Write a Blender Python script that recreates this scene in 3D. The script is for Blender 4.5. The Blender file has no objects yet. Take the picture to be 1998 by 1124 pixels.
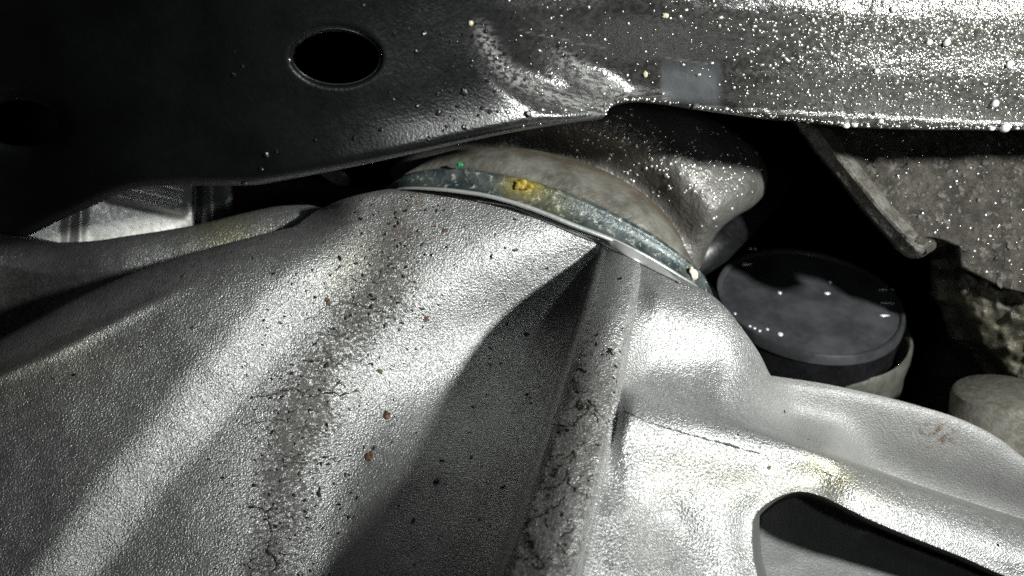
import bpy, bmesh, math, random
import numpy as np
from mathutils import Vector, Matrix, geometry, noise as mnoise

sc = bpy.context.scene
C = sc.collection
rng = np.random.default_rng(7)
random.seed(7)

# ------------------------------------------------------------------ camera
HFOV = math.radians(50.0)
F = 999.0 / math.tan(HFOV / 2)            # focal length in photo pixels (photo is 1998 wide)
cam_d = bpy.data.cameras.new("camera")
cam_d.sensor_width = 36.0
cam_d.angle = HFOV
cam_d.clip_start = 0.005
cam_d.clip_end = 20.0
cam_d.dof.use_dof = True
cam_d.dof.focus_distance = 0.285
cam_d.dof.aperture_fstop = 18.0
cam_d.dof.aperture_blades = 0
cam = bpy.data.objects.new("camera", cam_d)
C.objects.link(cam)
cam.rotation_euler = (math.pi / 2, 0, 0)
sc.camera = cam

# ------------------------------------------------------------------ world, lamps, exposure
w = bpy.data.worlds.new("World"); sc.world = w; w.use_nodes = True
w.node_tree.nodes["Background"].inputs[0].default_value = (0.9, 0.97, 1.0, 1)
w.node_tree.nodes["Background"].inputs[1].default_value = 0.012

def spot(name, loc, target, watts, radius, angle, blend, col):
    l = bpy.data.lights.new(name, 'SPOT')
    l.energy = watts; l.shadow_soft_size = radius
    l.spot_size = math.radians(angle); l.spot_blend = blend; l.color = col
    o = bpy.data.objects.new(name, l); C.objects.link(o)
    o.location = loc
    o.rotation_euler = (Vector(target) - Vector(loc)).to_track_quat('-Z', 'Y').to_euler()
    return o
spot("flashlight", (0.270, 0.0, 0.070), (0.095, 0.29, 0.026), 15.2, 0.012, 64, 1.0, (0.975, 1.0, 0.97))
spot("phone_lamp", (0.090, 0.0, 0.000), (-0.01, 0.30, -0.01), 0.28, 0.006, 120, 0.8, (0.93, 0.98, 1.0))

sc.view_settings.view_transform = 'Standard'
sc.view_settings.look = 'None'
sc.view_settings.exposure = 0.0
sc.view_settings.gamma = 1.0
sc.render.engine = 'CYCLES'
sc.cycles.use_denoising = False
sc.cycles.sample_clamp_indirect = 3.0
sc.cycles.caustics_reflective = False
sc.cycles.caustics_refractive = False
sc.cycles.max_bounces = 6

# ------------------------------------------------------------------ helpers: geometry
def P(px, py, d):
    """point seen at photo pixel px,py at depth d (mm) along +Y"""
    px = np.asarray(px, float); py = np.asarray(py, float); d = np.asarray(d, float) / 1000.0
    return np.stack([(px - 999) / F * d, d + 0 * px, -(py - 562) / F * d], -1)

def sm(t):
    t = np.clip(t, 0, 1); return t * t * (3 - 2 * t)

def sint(y, xs, ys, r=45.0):
    """table lookup with rounded corners"""
    return sum(np.interp(y + r * k / 3.0, xs, ys) * wk for k, wk in zip(range(-3, 4), (.05, .12, .2, .26, .2, .12, .05)))

def gauss(s, wd):
    return np.exp(-(s / wd) ** 2)

def spline(pts, n=8, closed=False):
    pts = [np.asarray(p, float) for p in pts]
    N = len(pts); out = []
    rngi = range(N) if closed else range(N - 1)
    for i in rngi:
        if closed:
            a, b, c, d = pts[(i - 1) % N], pts[i], pts[(i + 1) % N], pts[(i + 2) % N]
        else:
            a = pts[max(i - 1, 0)]; b = pts[i]; c = pts[i + 1]; d = pts[min(i + 2, N - 1)]
        for k in range(n):
            t = k / n
            out.append(0.5 * ((2 * b) + (-a + c) * t + (2 * a - 5 * b + 4 * c - d) * t * t + (-a + 3 * b - 3 * c + d) * t ** 3))
    if not closed: out.append(pts[-1])
    return np.array(out)

def seg_dist(p, line, closed=False):
    """unsigned distance, signed side (positive = left of travel on screen with y down -> use sign), arclength parameter 0..1"""
    line = np.asarray(line, float)
    if closed: line = np.vstack([line, line[:1]])
    best = np.full(len(p), 1e18); sign = np.ones(len(p)); par = np.zeros(len(p))
    L = np.r_[0, np.cumsum(np.linalg.norm(np.diff(line, axis=0), axis=1))]
    for i in range(len(line) - 1):
        a, b = line[i], line[i + 1]; ab = b - a; l2 = max(ab @ ab, 1e-9)
        t = np.clip(((p - a) @ ab) / l2, 0, 1)
        q = p - (a + t[:, None] * ab)
        d2 = (q ** 2).sum(1)
        m = d2 < best
        best[m] = d2[m]
        sign[m] = np.sign(ab[0] * q[m, 1] - ab[1] * q[m, 0] + 1e-12)
        par[m] = (L[i] + t[m] * (L[i + 1] - L[i])) / L[-1]
    return np.sqrt(best), sign, par

def inside(p, poly):
    poly = np.asarray(poly, float); x, y = p[:, 0], p[:, 1]
    r = np.zeros(len(p), bool)
    j = len(poly) - 1
    for i in range(len(poly)):
        xi, yi = poly[i]; xj, yj = poly[j]
        c = ((yi > y) != (yj > y)) & (x < (xj - xi) * (y - yi) / (yj - yi + 1e-12) + xi)
        r ^= c; j = i
    return r

def resample(poly, step, closed=True):
    poly = np.asarray(poly, float)
    if closed: poly = np.vstack([poly, poly[:1]])
    out = []
    for a, b in zip(poly[:-1], poly[1:]):
        n = max(1, int(round(np.linalg.norm(b - a) / step)))
        for k in range(n): out.append(a + (b - a) * k / n)
    if not closed: out.append(poly[-1])
    return np.array(out)

_perm = rng.random((64, 64))
def vnoise(x, y, s):
    """smooth value noise in 0..1, period size s pixels"""
    x = np.asarray(x, float) / s + 100; y = np.asarray(y, float) / s + 100
    xi = np.floor(x).astype(int); yi = np.floor(y).astype(int)
    fx = sm(x - xi); fy = sm(y - yi)
    g = lambda i, j: _perm[i % 64, j % 64]
    return (g(xi, yi) * (1 - fx) + g(xi + 1, yi) * fx) * (1 - fy) + (g(xi, yi + 1) * (1 - fx) + g(xi + 1, yi + 1) * fx) * fy

def fbm(x, y, s):
    return 0.55 * vnoise(x, y, s) + 0.3 * vnoise(x + 371, y + 91, s / 2.1) + 0.15 * vnoise(x + 77, y + 613, s / 4.3)

def new_mesh(name, verts, faces, mat, parent=None, smooth=True, attrs=None):
    me = bpy.data.meshes.new(name)
    verts = np.asarray(verts, float)
    o = bpy.data.objects.new(name, me)
    if parent is not None:
        verts = verts - np.array(parent.location)
        o.parent = parent
    else:
        base = verts.mean(0); verts = verts - base; o.location = base
    me.from_pydata(verts.tolist(), [], [list(map(int, f)) for f in faces])
    if attrs:
        for k, v in attrs.items():
            a = me.attributes.new(k, 'FLOAT', 'POINT'); a.data.foreach_set('value', np.asarray(v, np.float32))
    me.materials.append(mat)
    me.polygons.foreach_set('use_smooth', [smooth] * len(me.polygons))
    me.update()
    C.objects.link(o)
    return o

def tag(o, label=None, cat=None, group=None, kind=None):
    if label: o['label'] = label
    if cat: o['category'] = cat
    if group: o['group'] = group
    if kind: o['kind'] = kind
    return o

def thing(name, label, cat, loc, group=None):
    o = bpy.data.objects.new(name, None); C.objects.link(o)
    o.location = Vector([float(v) for v in loc]); o.empty_display_size = 0.01
    bpy.context.view_layer.update()
    return tag(o, label, cat, group)

def sheet(poly, holes=(), step=4.0, dense=(), edge_step=3.0):
    """fine triangulation (photo pixel plane) of an outline with holes; returns pts, tris, loops"""
    loops = [resample(poly, edge_step)] + [resample(h, edge_step) for h in holes]
    poly = np.asarray(poly, float)
    x0, y0 = poly.min(0); x1, y1 = poly.max(0)
    gx, gy = np.meshgrid(np.arange(x0, x1, step), np.arange(y0, y1, step * 0.866))
    gx = gx + (np.arange(gx.shape[0]) % 2)[:, None] * step / 2
    g = [np.stack([gx.ravel(), gy.ravel()], -1)]
    for line, half, st in dense:
        line = np.asarray(line, float)
        a, b = line.min(0) - half, line.max(0) + half
        hx, hy = np.meshgrid(np.arange(a[0], b[0], st), np.arange(a[1], b[1], st * 0.866))
        hx = hx + (np.arange(hx.shape[0]) % 2)[:, None] * st / 2
        h = np.stack([hx.ravel(), hy.ravel()], -1)
        m = seg_dist(h, line)[0] < half
        g2 = []
        for q in g: g2.append(q[seg_dist(q, line)[0] >= half + st * 0.4])
        g = g2 + [h[m]]
    g = np.vstack(g)
    keep = inside(g, loops[0])
    for h in loops[1:]: keep &= ~inside(g, h)
    g = g[keep]
    for lp in loops:
        g = g[seg_dist(g, lp, True)[0] > edge_step * 0.6]
    pts = list(map(tuple, g)); edges = []; idx = []
    for lp in loops:
        s = len(pts); n = len(lp); pts += list(map(tuple, lp))
        edges += [(s + i, s + (i + 1) % n) for i in range(n)]; idx.append((s, n))
    r = geometry.delaunay_2d_cdt([Vector(p) for p in pts], edges, [], 0, 1e-6)
    v = np.array([tuple(q) for q in r[0]]); t = np.array([f for f in r[2] if len(f) == 3])
    # map of original boundary indices to output
    omap = {}
    for oi, ins in enumerate(r[3]):
        for k in ins: omap[k] = oi
    cen = v[t].mean(1)
    k = inside(cen, loops[0])
    for h in loops[1:]: k &= ~inside(cen, h)
    t = t[k]
    a = v[t]; area = (a[:, 1, 0] - a[:, 0, 0]) * (a[:, 2, 1] - a[:, 0, 1]) - (a[:, 1, 1] - a[:, 0, 1]) * (a[:, 2, 0] - a[:, 0, 0])
    t[area > 0] = t[area > 0][:, ::-1]       # seen from the front with y down
    L = [[omap[s + i] for i in range(n)] for s, n in idx]
    return v, t, L

def relief(name, poly, depth, mat, parent, thick=3.0, step=4.0, holes=(), dense=(), edge_step=3.0, attrs=None, back=True):
    """a solid sheet: front follows depth(pixels)->mm, with a rim and a back `thick` mm behind"""
    v, t, L = sheet(poly, holes, step, dense, edge_step)
    d = depth(v)
    f = P(v[:, 0], v[:, 1], d)
    n = len(v)
    b = f + np.array([0, thick / 1000.0, 0])
    faces = [tuple(x) for x in t]
    if back: faces += [tuple(n + x[::-1]) for x in t]
    for lp in L:
        m = len(lp)
        for i in range(m):
            faces.append((lp[i], lp[(i + 1) % m], n + lp[(i + 1) % m], n + lp[i]))
    A = {}
    if attrs:
        for k, fn in attrs.items():
            val = fn(v); A[k] = np.r_[val, val]
    o = new_mesh(name, np.vstack([f, b]), faces, mat, parent, True, A)
    fix_normals(o)
    mark_rim(o, len(t) * (2 if back else 1))
    return o

def fix_normals(o):
    bm = bmesh.new(); bm.from_mesh(o.data)
    bmesh.ops.recalc_face_normals(bm, faces=bm.faces)
    bm.to_mesh(o.data); bm.free()

def mark_rim(o, nfront):
    pass

def normal_at(depth, px, py):
    p = np.stack([px, py], -1); e = 3.0
    a = P(px, py, depth(p))
    bx = P(px + e, py, depth(p + [e, 0])) - a
    by = P(px, py + e, depth(p + [0, e])) - a
    n = np.cross(bx, by); n /= np.linalg.norm(n, axis=1)[:, None] + 1e-12
    flip = (n * a).sum(1) > 0
    n[flip] *= -1
    return a, n

def ico(sub):
    bm = bmesh.new(); bmesh.ops.create_icosphere(bm, subdivisions=sub, radius=1.0)
    v = np.array([x.co[:] for x in bm.verts]); f = np.array([[q.index for q in x.verts] for x in bm.faces]); bm.free()
    return v, f
ICO1 = ico(1); ICO2 = ico(2)

def blobs(name, pos, nor, rad, mat, parent=None, flat=0.6, rough=0.0, hi=False, kind='stuff', stretch=None, spread=3.14):
    """many small lumps/beads sitting on a surface, joined"""
    bv, bf = ICO2 if hi else ICO1
    N = len(pos); V = len(bv)
    up = np.array([0.3, 0.2, 0.93]); t1 = np.cross(nor, up); t1 /= np.linalg.norm(t1, axis=1)[:, None] + 1e-9
    t2 = np.cross(nor, t1)
    ang = (rng.random(N) * 2 - 1) * spread
    c, s = np.cos(ang)[:, None], np.sin(ang)[:, None]
    u = t1 * c + t2 * s; v2 = -t1 * s + t2 * c
    st = np.ones(N) if stretch is None else stretch
    j = 1 + rough * (rng.random((N, V, 1)) - 0.5)
    q = bv[None] * j
    verts = pos[:, None] + rad[:, None, None] * (q[..., 0:1] * u[:, None] * st[:, None, None] + q[..., 1:2] * v2[:, None] + flat * q[..., 2:3] * nor[:, None])
    faces = (bf[None] + (np.arange(N) * V)[:, None, None]).reshape(-1, 3)
    o = new_mesh(name, verts.reshape(-1, 3), faces, mat, parent, rough == 0)
    if kind: o['kind'] = kind
    return o

def tube(name, pts, rad, mat, parent=None, n=10, flat=1.0):
    """pts Nx3 metres, rad N"""
    pts = np.asarray(pts, float); rad = np.broadcast_to(rad, (len(pts),))
    verts = []; prev = None
    for i in range(len(pts)):
        t = pts[min(i + 1, len(pts) - 1)] - pts[max(i - 1, 0)]; t /= np.linalg.norm(t) + 1e-12
        a = np.array([0, 1.0, 0]) if prev is None else prev
        a = a - t * (a @ t); a /= np.linalg.norm(a) + 1e-12; prev = a
        b = np.cross(t, a)
        for k in range(n):
            th = 2 * math.pi * k / n
            verts.append(pts[i] + rad[i] * (flat * math.cos(th) * a + math.sin(th) * b))
    faces = []
    for i in range(len(pts) - 1):
        for k in range(n):
            faces.append((i * n + k, i * n + (k + 1) % n, (i + 1) * n + (k + 1) % n, (i + 1) * n + k))
    faces.append(tuple(range(n))[::-1]); faces.append(tuple((len(pts) - 1) * n + k for k in range(n)))
    o = new_mesh(name, verts, faces, mat, parent); fix_normals(o)
    return o

def loft(name, rows, mat, parent=None, attrs=None):
    """rows: list of (N,3) arrays -> skin"""
    rows = [np.asarray(r) for r in rows]; N = len(rows[0])
    faces = []
    for i in range(len(rows) - 1):
        for k in range(N - 1):
            faces.append((i * N + k, i * N + k + 1, (i + 1) * N + k + 1, (i + 1) * N + k))
    o = new_mesh(name, np.vstack(rows), faces, mat, parent, True, attrs)
    return o

def lathe(name, origin, axis, prof, mat, parent=None, n=96, a0=0, a1=2 * math.pi):
    """prof: list of (radius, height along axis) metres"""
    ax = Vector(axis).normalized(); q = ax.to_track_quat('Z', 'Y').to_matrix()
    verts = []; faces = []
    m = len(prof)
    for k in range(n):
        th = a0 + (a1 - a0) * k / n
        for r, h in prof:
            verts.append(tuple(q @ Vector((r * math.cos(th), r * math.sin(th), h)) + Vector(origin)))
    for k in range(n):
        for i in range(m - 1):
            faces.append((k * m + i, ((k + 1) % n) * m + i, ((k + 1) % n) * m + i + 1, k * m + i + 1))
    o = new_mesh(name, verts, faces, mat, parent)
    bm = bmesh.new(); bm.from_mesh(o.data)
    bmesh.ops.remove_doubles(bm, verts=bm.verts, dist=1e-7)
    bmesh.ops.recalc_face_normals(bm, faces=bm.faces)
    for e in bm.edges:
        if len(e.link_faces) == 2 and e.calc_face_angle(0) > math.radians(40): e.smooth = False
    bm.to_mesh(o.data); bm.free()
    return o

# ------------------------------------------------------------------ helpers: materials
class NT:
    def __init__(self, name):
        self.m = bpy.data.materials.new(name); self.m.use_nodes = True
        self.t = self.m.node_tree; self.n = self.t.nodes
        self.b = self.n["Principled BSDF"]
        self.co = self.n.new('ShaderNodeTexCoord').outputs['Object']
    def set(self, **k):
        for a, v in k.items():
            s = self.b.inputs[a.replace('_', ' ')]
            if hasattr(v, 'is_linked'): self.t.links.new(v, s)
            else: s.default_value = v
        return self
    def noise(self, scale, detail=2, rough=0.5, dist=0.0, vec=None):
        x = self.n.new('ShaderNodeTexNoise'); x.inputs['Scale'].default_value = scale
        x.inputs['Detail'].default_value = detail; x.inputs['Roughness'].default_value = rough; x.inputs['Distortion'].default_value = dist
        self.t.links.new(vec or self.co, x.inputs['Vector']); return x.outputs['Fac']
    def voro(self, scale, feature='F1', vec=None, smooth=None):
        x = self.n.new('ShaderNodeTexVoronoi'); x.feature = feature; x.inputs['Scale'].default_value = scale
        self.t.links.new(vec or self.co, x.inputs['Vector']); return x.outputs['Distance']
    def attr(self, name):
        x = self.n.new('ShaderNodeAttribute'); x.attribute_name = name; return x.outputs['Fac']
    def ramp(self, fac, a, b, lo=0.0, hi=1.0):
        x = self.n.new('ShaderNodeMapRange'); x.interpolation_type = 'SMOOTHSTEP'
        x.inputs[1].default_value = a; x.inputs[2].default_value = b; x.inputs[3].default_value = lo; x.inputs[4].default_value = hi
        self.t.links.new(fac, x.inputs[0]); return x.outputs[0]
    def math(self, op, a, b=None, c=None):
        x = self.n.new('ShaderNodeMath'); x.operation = op
        for i, v in enumerate((a, b, c)):
            if v is None: continue
            if hasattr(v, 'is_linked'): self.t.links.new(v, x.inputs[i])
            else: x.inputs[i].default_value = v
        return x.outputs[0]
    def mix(self, fac, a, b):
        x = self.n.new('ShaderNodeMix'); x.data_type = 'RGBA'
        for s, v in ((x.inputs[0], fac), (x.inputs[6], a), (x.inputs[7], b)):
            if hasattr(v, 'is_linked'): self.t.links.new(v, s)
            elif isinstance(v, (int, float)): s.default_value = v
            else: s.default_value = (*v, 1)
        return x.outputs[2]
    def scale(self, sx, sy, sz, rot=(0, 0, 0)):
        x = self.n.new('ShaderNodeMapping'); x.inputs['Scale'].default_value = (sx, sy, sz); x.inputs['Rotation'].default_value = rot
        self.t.links.new(self.co, x.inputs['Vector']); return x.outputs[0]
    def bump(self, h, dist, strength=1.0, prev=None):
        x = self.n.new('ShaderNodeBump'); x.inputs['Distance'].default_value = dist
        if hasattr(strength, 'is_linked'): self.t.links.new(strength, x.inputs['Strength'])
        else: x.inputs['Strength'].default_value = strength
        self.t.links.new(h, x.inputs['Height'])
        if prev is not None: self.t.links.new(prev, x.inputs['Normal'])
        return x.outputs[0]

def cast_alu(name, base, grain=1.0, rough=0.41, metal=0.80, dirt=(0.026, 0.023, 0.018)):
    k = NT(name)
    n1 = k.noise(2150, 1.5, 0.5, 0.6); n2 = k.noise(4200, 1, 0.5); v = k.voro(1650)
    h = k.math('ADD', k.math('MULTIPLY', n1, 1.0), k.math('ADD', k.math('MULTIPLY', n2, 0.35), k.math('MULTIPLY', v, 0.35)))
    big = k.noise(90, 3, 0.6); mid = k.noise(420, 3, 0.65)
    col = k.mix(k.ramp(big, 0.3, 0.7), tuple(c * 0.86 for c in base), base)
    col = k.mix(k.ramp(n1, 0.56, 0.36, 0, 0.25), col, (0.16, 0.16, 0.155))
    # ingrained dirt (soft attribute x fine noise)
    g = k.attr('grime')
    fine = k.noise(1000, 4, 0.75, 0.6, k.scale(0.8, 1, 1.25))
    spots = k.ramp(k.math('ADD', k.math('MULTIPLY', fine, 0.9), k.math('MULTIPLY', g, 0.25)), 0.645, 0.73)
    gm = k.math('MULTIPLY', spots, k.ramp(g, 0.02, 0.4))
    col = k.mix(k.math('MULTIPLY', gm, 0.9), col, dirt)
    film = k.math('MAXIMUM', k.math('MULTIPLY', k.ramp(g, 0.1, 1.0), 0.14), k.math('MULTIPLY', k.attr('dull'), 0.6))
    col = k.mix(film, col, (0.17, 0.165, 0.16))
    y = k.attr('stain_and_glare')
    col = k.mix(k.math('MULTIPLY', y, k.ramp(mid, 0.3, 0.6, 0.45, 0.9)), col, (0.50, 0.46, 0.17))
    r = k.attr('rust')
    col = k.mix(k.math('MULTIPLY', r, k.ramp(mid, 0.45, 0.65)), col, (0.12, 0.075, 0.04))
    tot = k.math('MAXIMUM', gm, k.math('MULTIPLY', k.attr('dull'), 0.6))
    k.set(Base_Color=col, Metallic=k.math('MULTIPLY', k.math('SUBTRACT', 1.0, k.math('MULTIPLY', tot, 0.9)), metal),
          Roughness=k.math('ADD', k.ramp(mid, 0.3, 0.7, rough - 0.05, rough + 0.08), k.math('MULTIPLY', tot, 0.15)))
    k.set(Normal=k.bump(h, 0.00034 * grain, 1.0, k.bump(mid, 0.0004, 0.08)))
    return k.m

def simple(name, col, rough, metal=0.0, grain=600, bump=0.0002, var=0.5, col2=None, nscale=120, spec=0.5):
    k = NT(name)
    n = k.noise(grain, 3, 0.6); b = k.noise(nscale, 4, 0.65)
    c2 = col2 or tuple(x * var for x in col)
    k.set(Base_Color=k.mix(k.ramp(b, 0.35, 0.65), c2, col), Metallic=metal, Roughness=k.ramp(n, 0.3, 0.7, max(rough - 0.08, 0.03), rough + 0.08))
    k.b.inputs['Specular IOR Level'].default_value = spec
    if bump: k.set(Normal=k.bump(n, bump))
    return k.m

M = {}
M['alu'] = cast_alu('cast_aluminium', (0.47, 0.475, 0.465))
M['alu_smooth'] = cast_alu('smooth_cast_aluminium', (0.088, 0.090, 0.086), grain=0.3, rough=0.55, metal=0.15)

# black wet painted steel with road grit
k = NT('black_painted_steel')
g = k.attr('grit'); sc_ = k.attr('scuff')
n1 = k.noise(1500, 2, 0.55); n2 = k.noise(700, 3, 0.65); n3 = k.noise(60, 4, 0.6); n4 = k.noise(3200, 1)
scr = k.noise(900, 3, 0.7, vec=k.scale(0.25, 1, 1.3, (0, 0.6, 0)))
col = k.mix(k.ramp(n3, 0.3, 0.75), (0.004, 0.0043, 0.0046), (0.008, 0.0083, 0.0087))
col = k.mix(k.math('MULTIPLY', g, k.ramp(n2, 0.35, 0.7, 0.3, 1.0)), col, (0.10, 0.098, 0.088))
col = k.mix(k.attr('patch'), col, (0.070, 0.073, 0.076))
col = k.mix(k.math('MULTIPLY', sc_, k.ramp(scr, 0.42, 0.6)), col, (0.22, 0.22, 0.21))
k.set(Base_Color=col, Roughness=k.math('ADD', k.ramp(n2, 0.3, 0.7, 0.30, 0.42), k.math('MULTIPLY', sc_, 0.15)))
bmp = k.bump(n1, 0.00022, 0.5)
k.b.inputs['Specular IOR Level'].default_value = 0.24
k.set(Coat_Weight=k.math('MULTIPLY', g, 1.3), Coat_Roughness=0.2)
k.b.inputs['Coat IOR'].default_value = 1.9
k.set(Normal=k.bump(n2, 0.0012, k.math('MULTIPLY', g, 0.5), bmp))
k.t.links.new(k.n[-1].outputs[0], k.b.inputs['Coat Normal'])
M['black'] = k.m

M['black_plain'] = simple('black_plain_paint', (0.008, 0.008, 0.009), 0.4, bump=0.0001)
M['dark'] = simple('unlit_black', (0.002, 0.002, 0.002), 0.9, bump=0.0, spec=0.0)  # near-black stands in for the shade of deep gaps
M['grey_paint'] = simple('smooth_grey_patch', (0.075, 0.08, 0.085), 0.42, grain=900, bump=0.00015)

# zinc plated ring
k = NT('zinc_plated_steel')
n = k.noise(500, 4, 0.7); b = k.noise(150, 3, 0.6)
col = k.mix(k.ramp(b, 0.35, 0.65), (0.028, 0.042, 0.044), (0.085, 0.10, 0.098))
col = k.mix(k.ramp(n, 0.54, 0.70), col, (0.42, 0.42, 0.36))
col = k.mix(k.math('MULTIPLY', k.attr('stain_and_glare'), k.ramp(n, 0.3, 0.55, 0.35, 1)), col, (0.27, 0.22, 0.04))
k.set(Base_Color=col, Metallic=0.35, Roughness=k.ramp(n, 0.3, 0.7, 0.28, 0.5), Normal=k.bump(n, 0.0005, 0.7))
M['zinc'] = k.m
M['bright_steel'] = simple('bright_machined_steel', (0.55, 0.56, 0.54), 0.33, 0.5, bump=0.0001, var=0.8)

k = NT('rusty_steel')
n = k.noise(420, 4, 0.7); b = k.noise(90, 3, 0.6); r = k.attr('rust')
col = k.mix(k.ramp(b, 0.3, 0.7), (0.085, 0.080, 0.066), (0.24, 0.235, 0.205))
col = k.mix(k.math('MULTIPLY', r, k.ramp(n, 0.35, 0.6, 0.4, 1)), col, (0.14, 0.10, 0.065))
k.set(Base_Color=col, Metallic=0.4, Roughness=0.45, Normal=k.bump(n, 0.0006, 0.7))
M['rusty'] = k.m
M['knuckle'] = simple('grey_cast_iron', (0.17, 0.165, 0.155), 0.42, 0.45, grain=650, bump=0.0006, col2=(0.10, 0.095, 0.085), nscale=70)
M['rubber'] = simple('black_rubber', (0.052, 0.054, 0.058), 0.27, bump=0.0001, nscale=60)
M['collar'] = simple('pale_grey_collar', (0.11, 0.112, 0.095), 0.5, 0.1, bump=0.0003, col2=(0.055, 0.056, 0.046), nscale=80)
k = NT('dirt_caked_steel')
n = k.noise(420, 5, 0.8); b = k.noise(140, 5, 0.75); v = k.voro(240)
col = k.mix(k.ramp(b, 0.35, 0.65), (0.018, 0.0155, 0.0115), (0.062, 0.055, 0.043))
col = k.mix(k.ramp(n, 0.55, 0.35, 0, 0.8), col, (0.022, 0.019, 0.014))
k.set(Base_Color=col, Roughness=k.ramp(n, 0.3, 0.7, 0.35, 0.7), Normal=k.bump(k.math('ADD', n, k.math('MULTIPLY', v, 0.4)), 0.0022, 0.8))
M['caked'] = k.m
k = NT('oily_cast_lump')
n = k.noise(260, 5, 0.7); b = k.noise(60, 4, 0.65)
col = k.mix(k.ramp(b, 0.35, 0.65), (0.02, 0.018, 0.012), (0.085, 0.078, 0.055))
k.set(Base_Color=col, Roughness=k.ramp(n, 0.35, 0.65, 0.2, 0.6), Normal=k.bump(n, 0.002, 0.8))
M['lump'] = k.m
M['plate_edge'] = simple('worn_plate_edge', (0.11, 0.104, 0.09), 0.55, 0.1, grain=420, bump=0.0012, col2=(0.05, 0.046, 0.038), nscale=240)
M['boss'] = simple('pale_cast_boss', (0.15, 0.142, 0.122), 0.5, 0.35, grain=700, bump=0.0003, col2=(0.10, 0.094, 0.076), nscale=300)
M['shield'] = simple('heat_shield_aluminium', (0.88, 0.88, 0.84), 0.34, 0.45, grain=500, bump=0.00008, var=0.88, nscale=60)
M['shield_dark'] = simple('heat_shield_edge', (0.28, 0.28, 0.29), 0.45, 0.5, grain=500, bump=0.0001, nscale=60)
M['hose_red'] = simple('dark_red_hose', (0.035, 0.008, 0.006), 0.5, bump=0.0001)
M['hose'] = simple('dark_brown_hose', (0.020, 0.016, 0.012), 0.5, bump=0.0003)
M['yellow'] = simple('yellow_paint', (0.33, 0.26, 0.035), 0.4, grain=420, bump=0.0006, col2=(0.14, 0.09, 0.012), nscale=420)
M['white'] = simple('chipped_white_coating', (0.7, 0.69, 0.6), 0.5, grain=420, bump=0.0006, col2=(0.30, 0.24, 0.14), nscale=500)
M['green'] = simple('green_paint', (0.02, 0.25, 0.09), 0.4, bump=0.0002)
M['crust'] = simple('dark_dirt', (0.022, 0.018, 0.012), 0.55, grain=900, bump=0.0003)
M['speck'] = simple('dark_grit', (0.012, 0.011, 0.010), 0.35, grain=900, bump=0.0)
M['rustflake'] = simple('rust_flake', (0.13, 0.055, 0.022), 0.6, grain=1200, bump=0.0004, col2=(0.028, 0.014, 0.008), nscale=900)
M['mossflake'] = simple('olive_flake', (0.07, 0.075, 0.015), 0.6, grain=1200, bump=0.0003, nscale=900)
M['sand'] = simple('pale_sand_grain', (0.55, 0.50, 0.34), 0.35, grain=1500, bump=0.0002, nscale=900)
k = NT('water')
k.set(Base_Color=(0.95, 0.97, 1, 1), Roughness=0.05, Transmission_Weight=0.8, IOR=1.33)
k.b.inputs['Specular IOR Level'].default_value = 1.0
M['water'] = k.m
k = NT('wet_sparkle')
k.set(Base_Color=(0.62, 0.61, 0.55, 1), Roughness=0.30, Metallic=0.85)
k.b.inputs['Coat Weight'].default_value = 0.6; k.b.inputs['Coat Roughness'].default_value = 0.06
k.b.inputs['Specular IOR Level'].default_value = 1.0
M['bead'] = k.m
k = NT('soft_water_bead')
k.set(Base_Color=(0.55, 0.55, 0.52, 1), Roughness=0.32, Metallic=0.8)
M['bead_soft'] = k.m
k = NT('drop_glint')
k.set(Base_Color=(0.75, 0.76, 0.78, 1), Roughness=0.25, Metallic=0.35)  # whitish base puts the glint of the water into its colour
M['glint'] = k.m

# ================================================================== SETTING: engine bay behind everything, a near-black sheet for its shade
v = [(-1.2, 0.95, -0.8), (1.2, 0.95, -0.8), (1.2, 0.95, 0.8), (-1.2, 0.95, 0.8)]
o = new_mesh('engine_bay_wall', v, [(0, 1, 2, 3)], M['dark'], None, False); tag(o, kind='structure')

# ================================================================== GEARBOX HOUSING
GB = thing('gearbox_housing', 'large grey cast aluminium gearbox housing with raised ribs filling the lower half', 'gearbox', P(1000, 1100, 300))
band = spline([(790, 380), (735, 440), (660, 520), (590, 580), (500, 672), (420, 760), (345, 850), (280, 925), (200, 1030), (100, 1160)], 6)
topedge = spline([(-360, 830), (-120, 722), (0, 662), (60, 629), (140, 586), (230, 546), (330, 509), (430, 479), (520, 456), (600, 441), (680, 434)], 6)
crease = spline([(-80, 775), (0, 733), (100, 690), (200, 640), (300, 590), (380, 552), (430, 530)], 6)
ribc = spline([(1213, 470), (1206, 520), (1190, 600), (1166, 700), (1140, 800), (1116, 900), (1085, 1010), (1052, 1124), (1025, 1210)], 6)
edgeE = spline([(1195, 752), (1225, 765), (1300, 785), (1400, 817), (1500, 851), (1600, 886), (1700, 921), (1800, 957), (1900, 990), (1998, 1022), (2090, 1055), (2340, 1150)], 6)
pocket_up = spline([(1469, 1012), (1482, 995), (1512, 973), (1544, 961), (1571, 960), (1604, 969), (1640, 986), (1700, 1016), (1789, 1053), (1880, 1089), (1954, 1122), (2090, 1176), (2320, 1260)], 6)
pocket_left = spline([(1469, 1012), (1467, 1040), (1470, 1090), (1482, 1140), (1496, 1230)], 6)
pocket_poly = np.vstack([pocket_up, [(2320, 1280), (1800, 1280)], pocket_left[::-1][:-1]])
valley = spline([(1160, 530), (1085, 620), (980, 715), (865, 820), (760, 950), (670, 1150)], 6)

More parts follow.
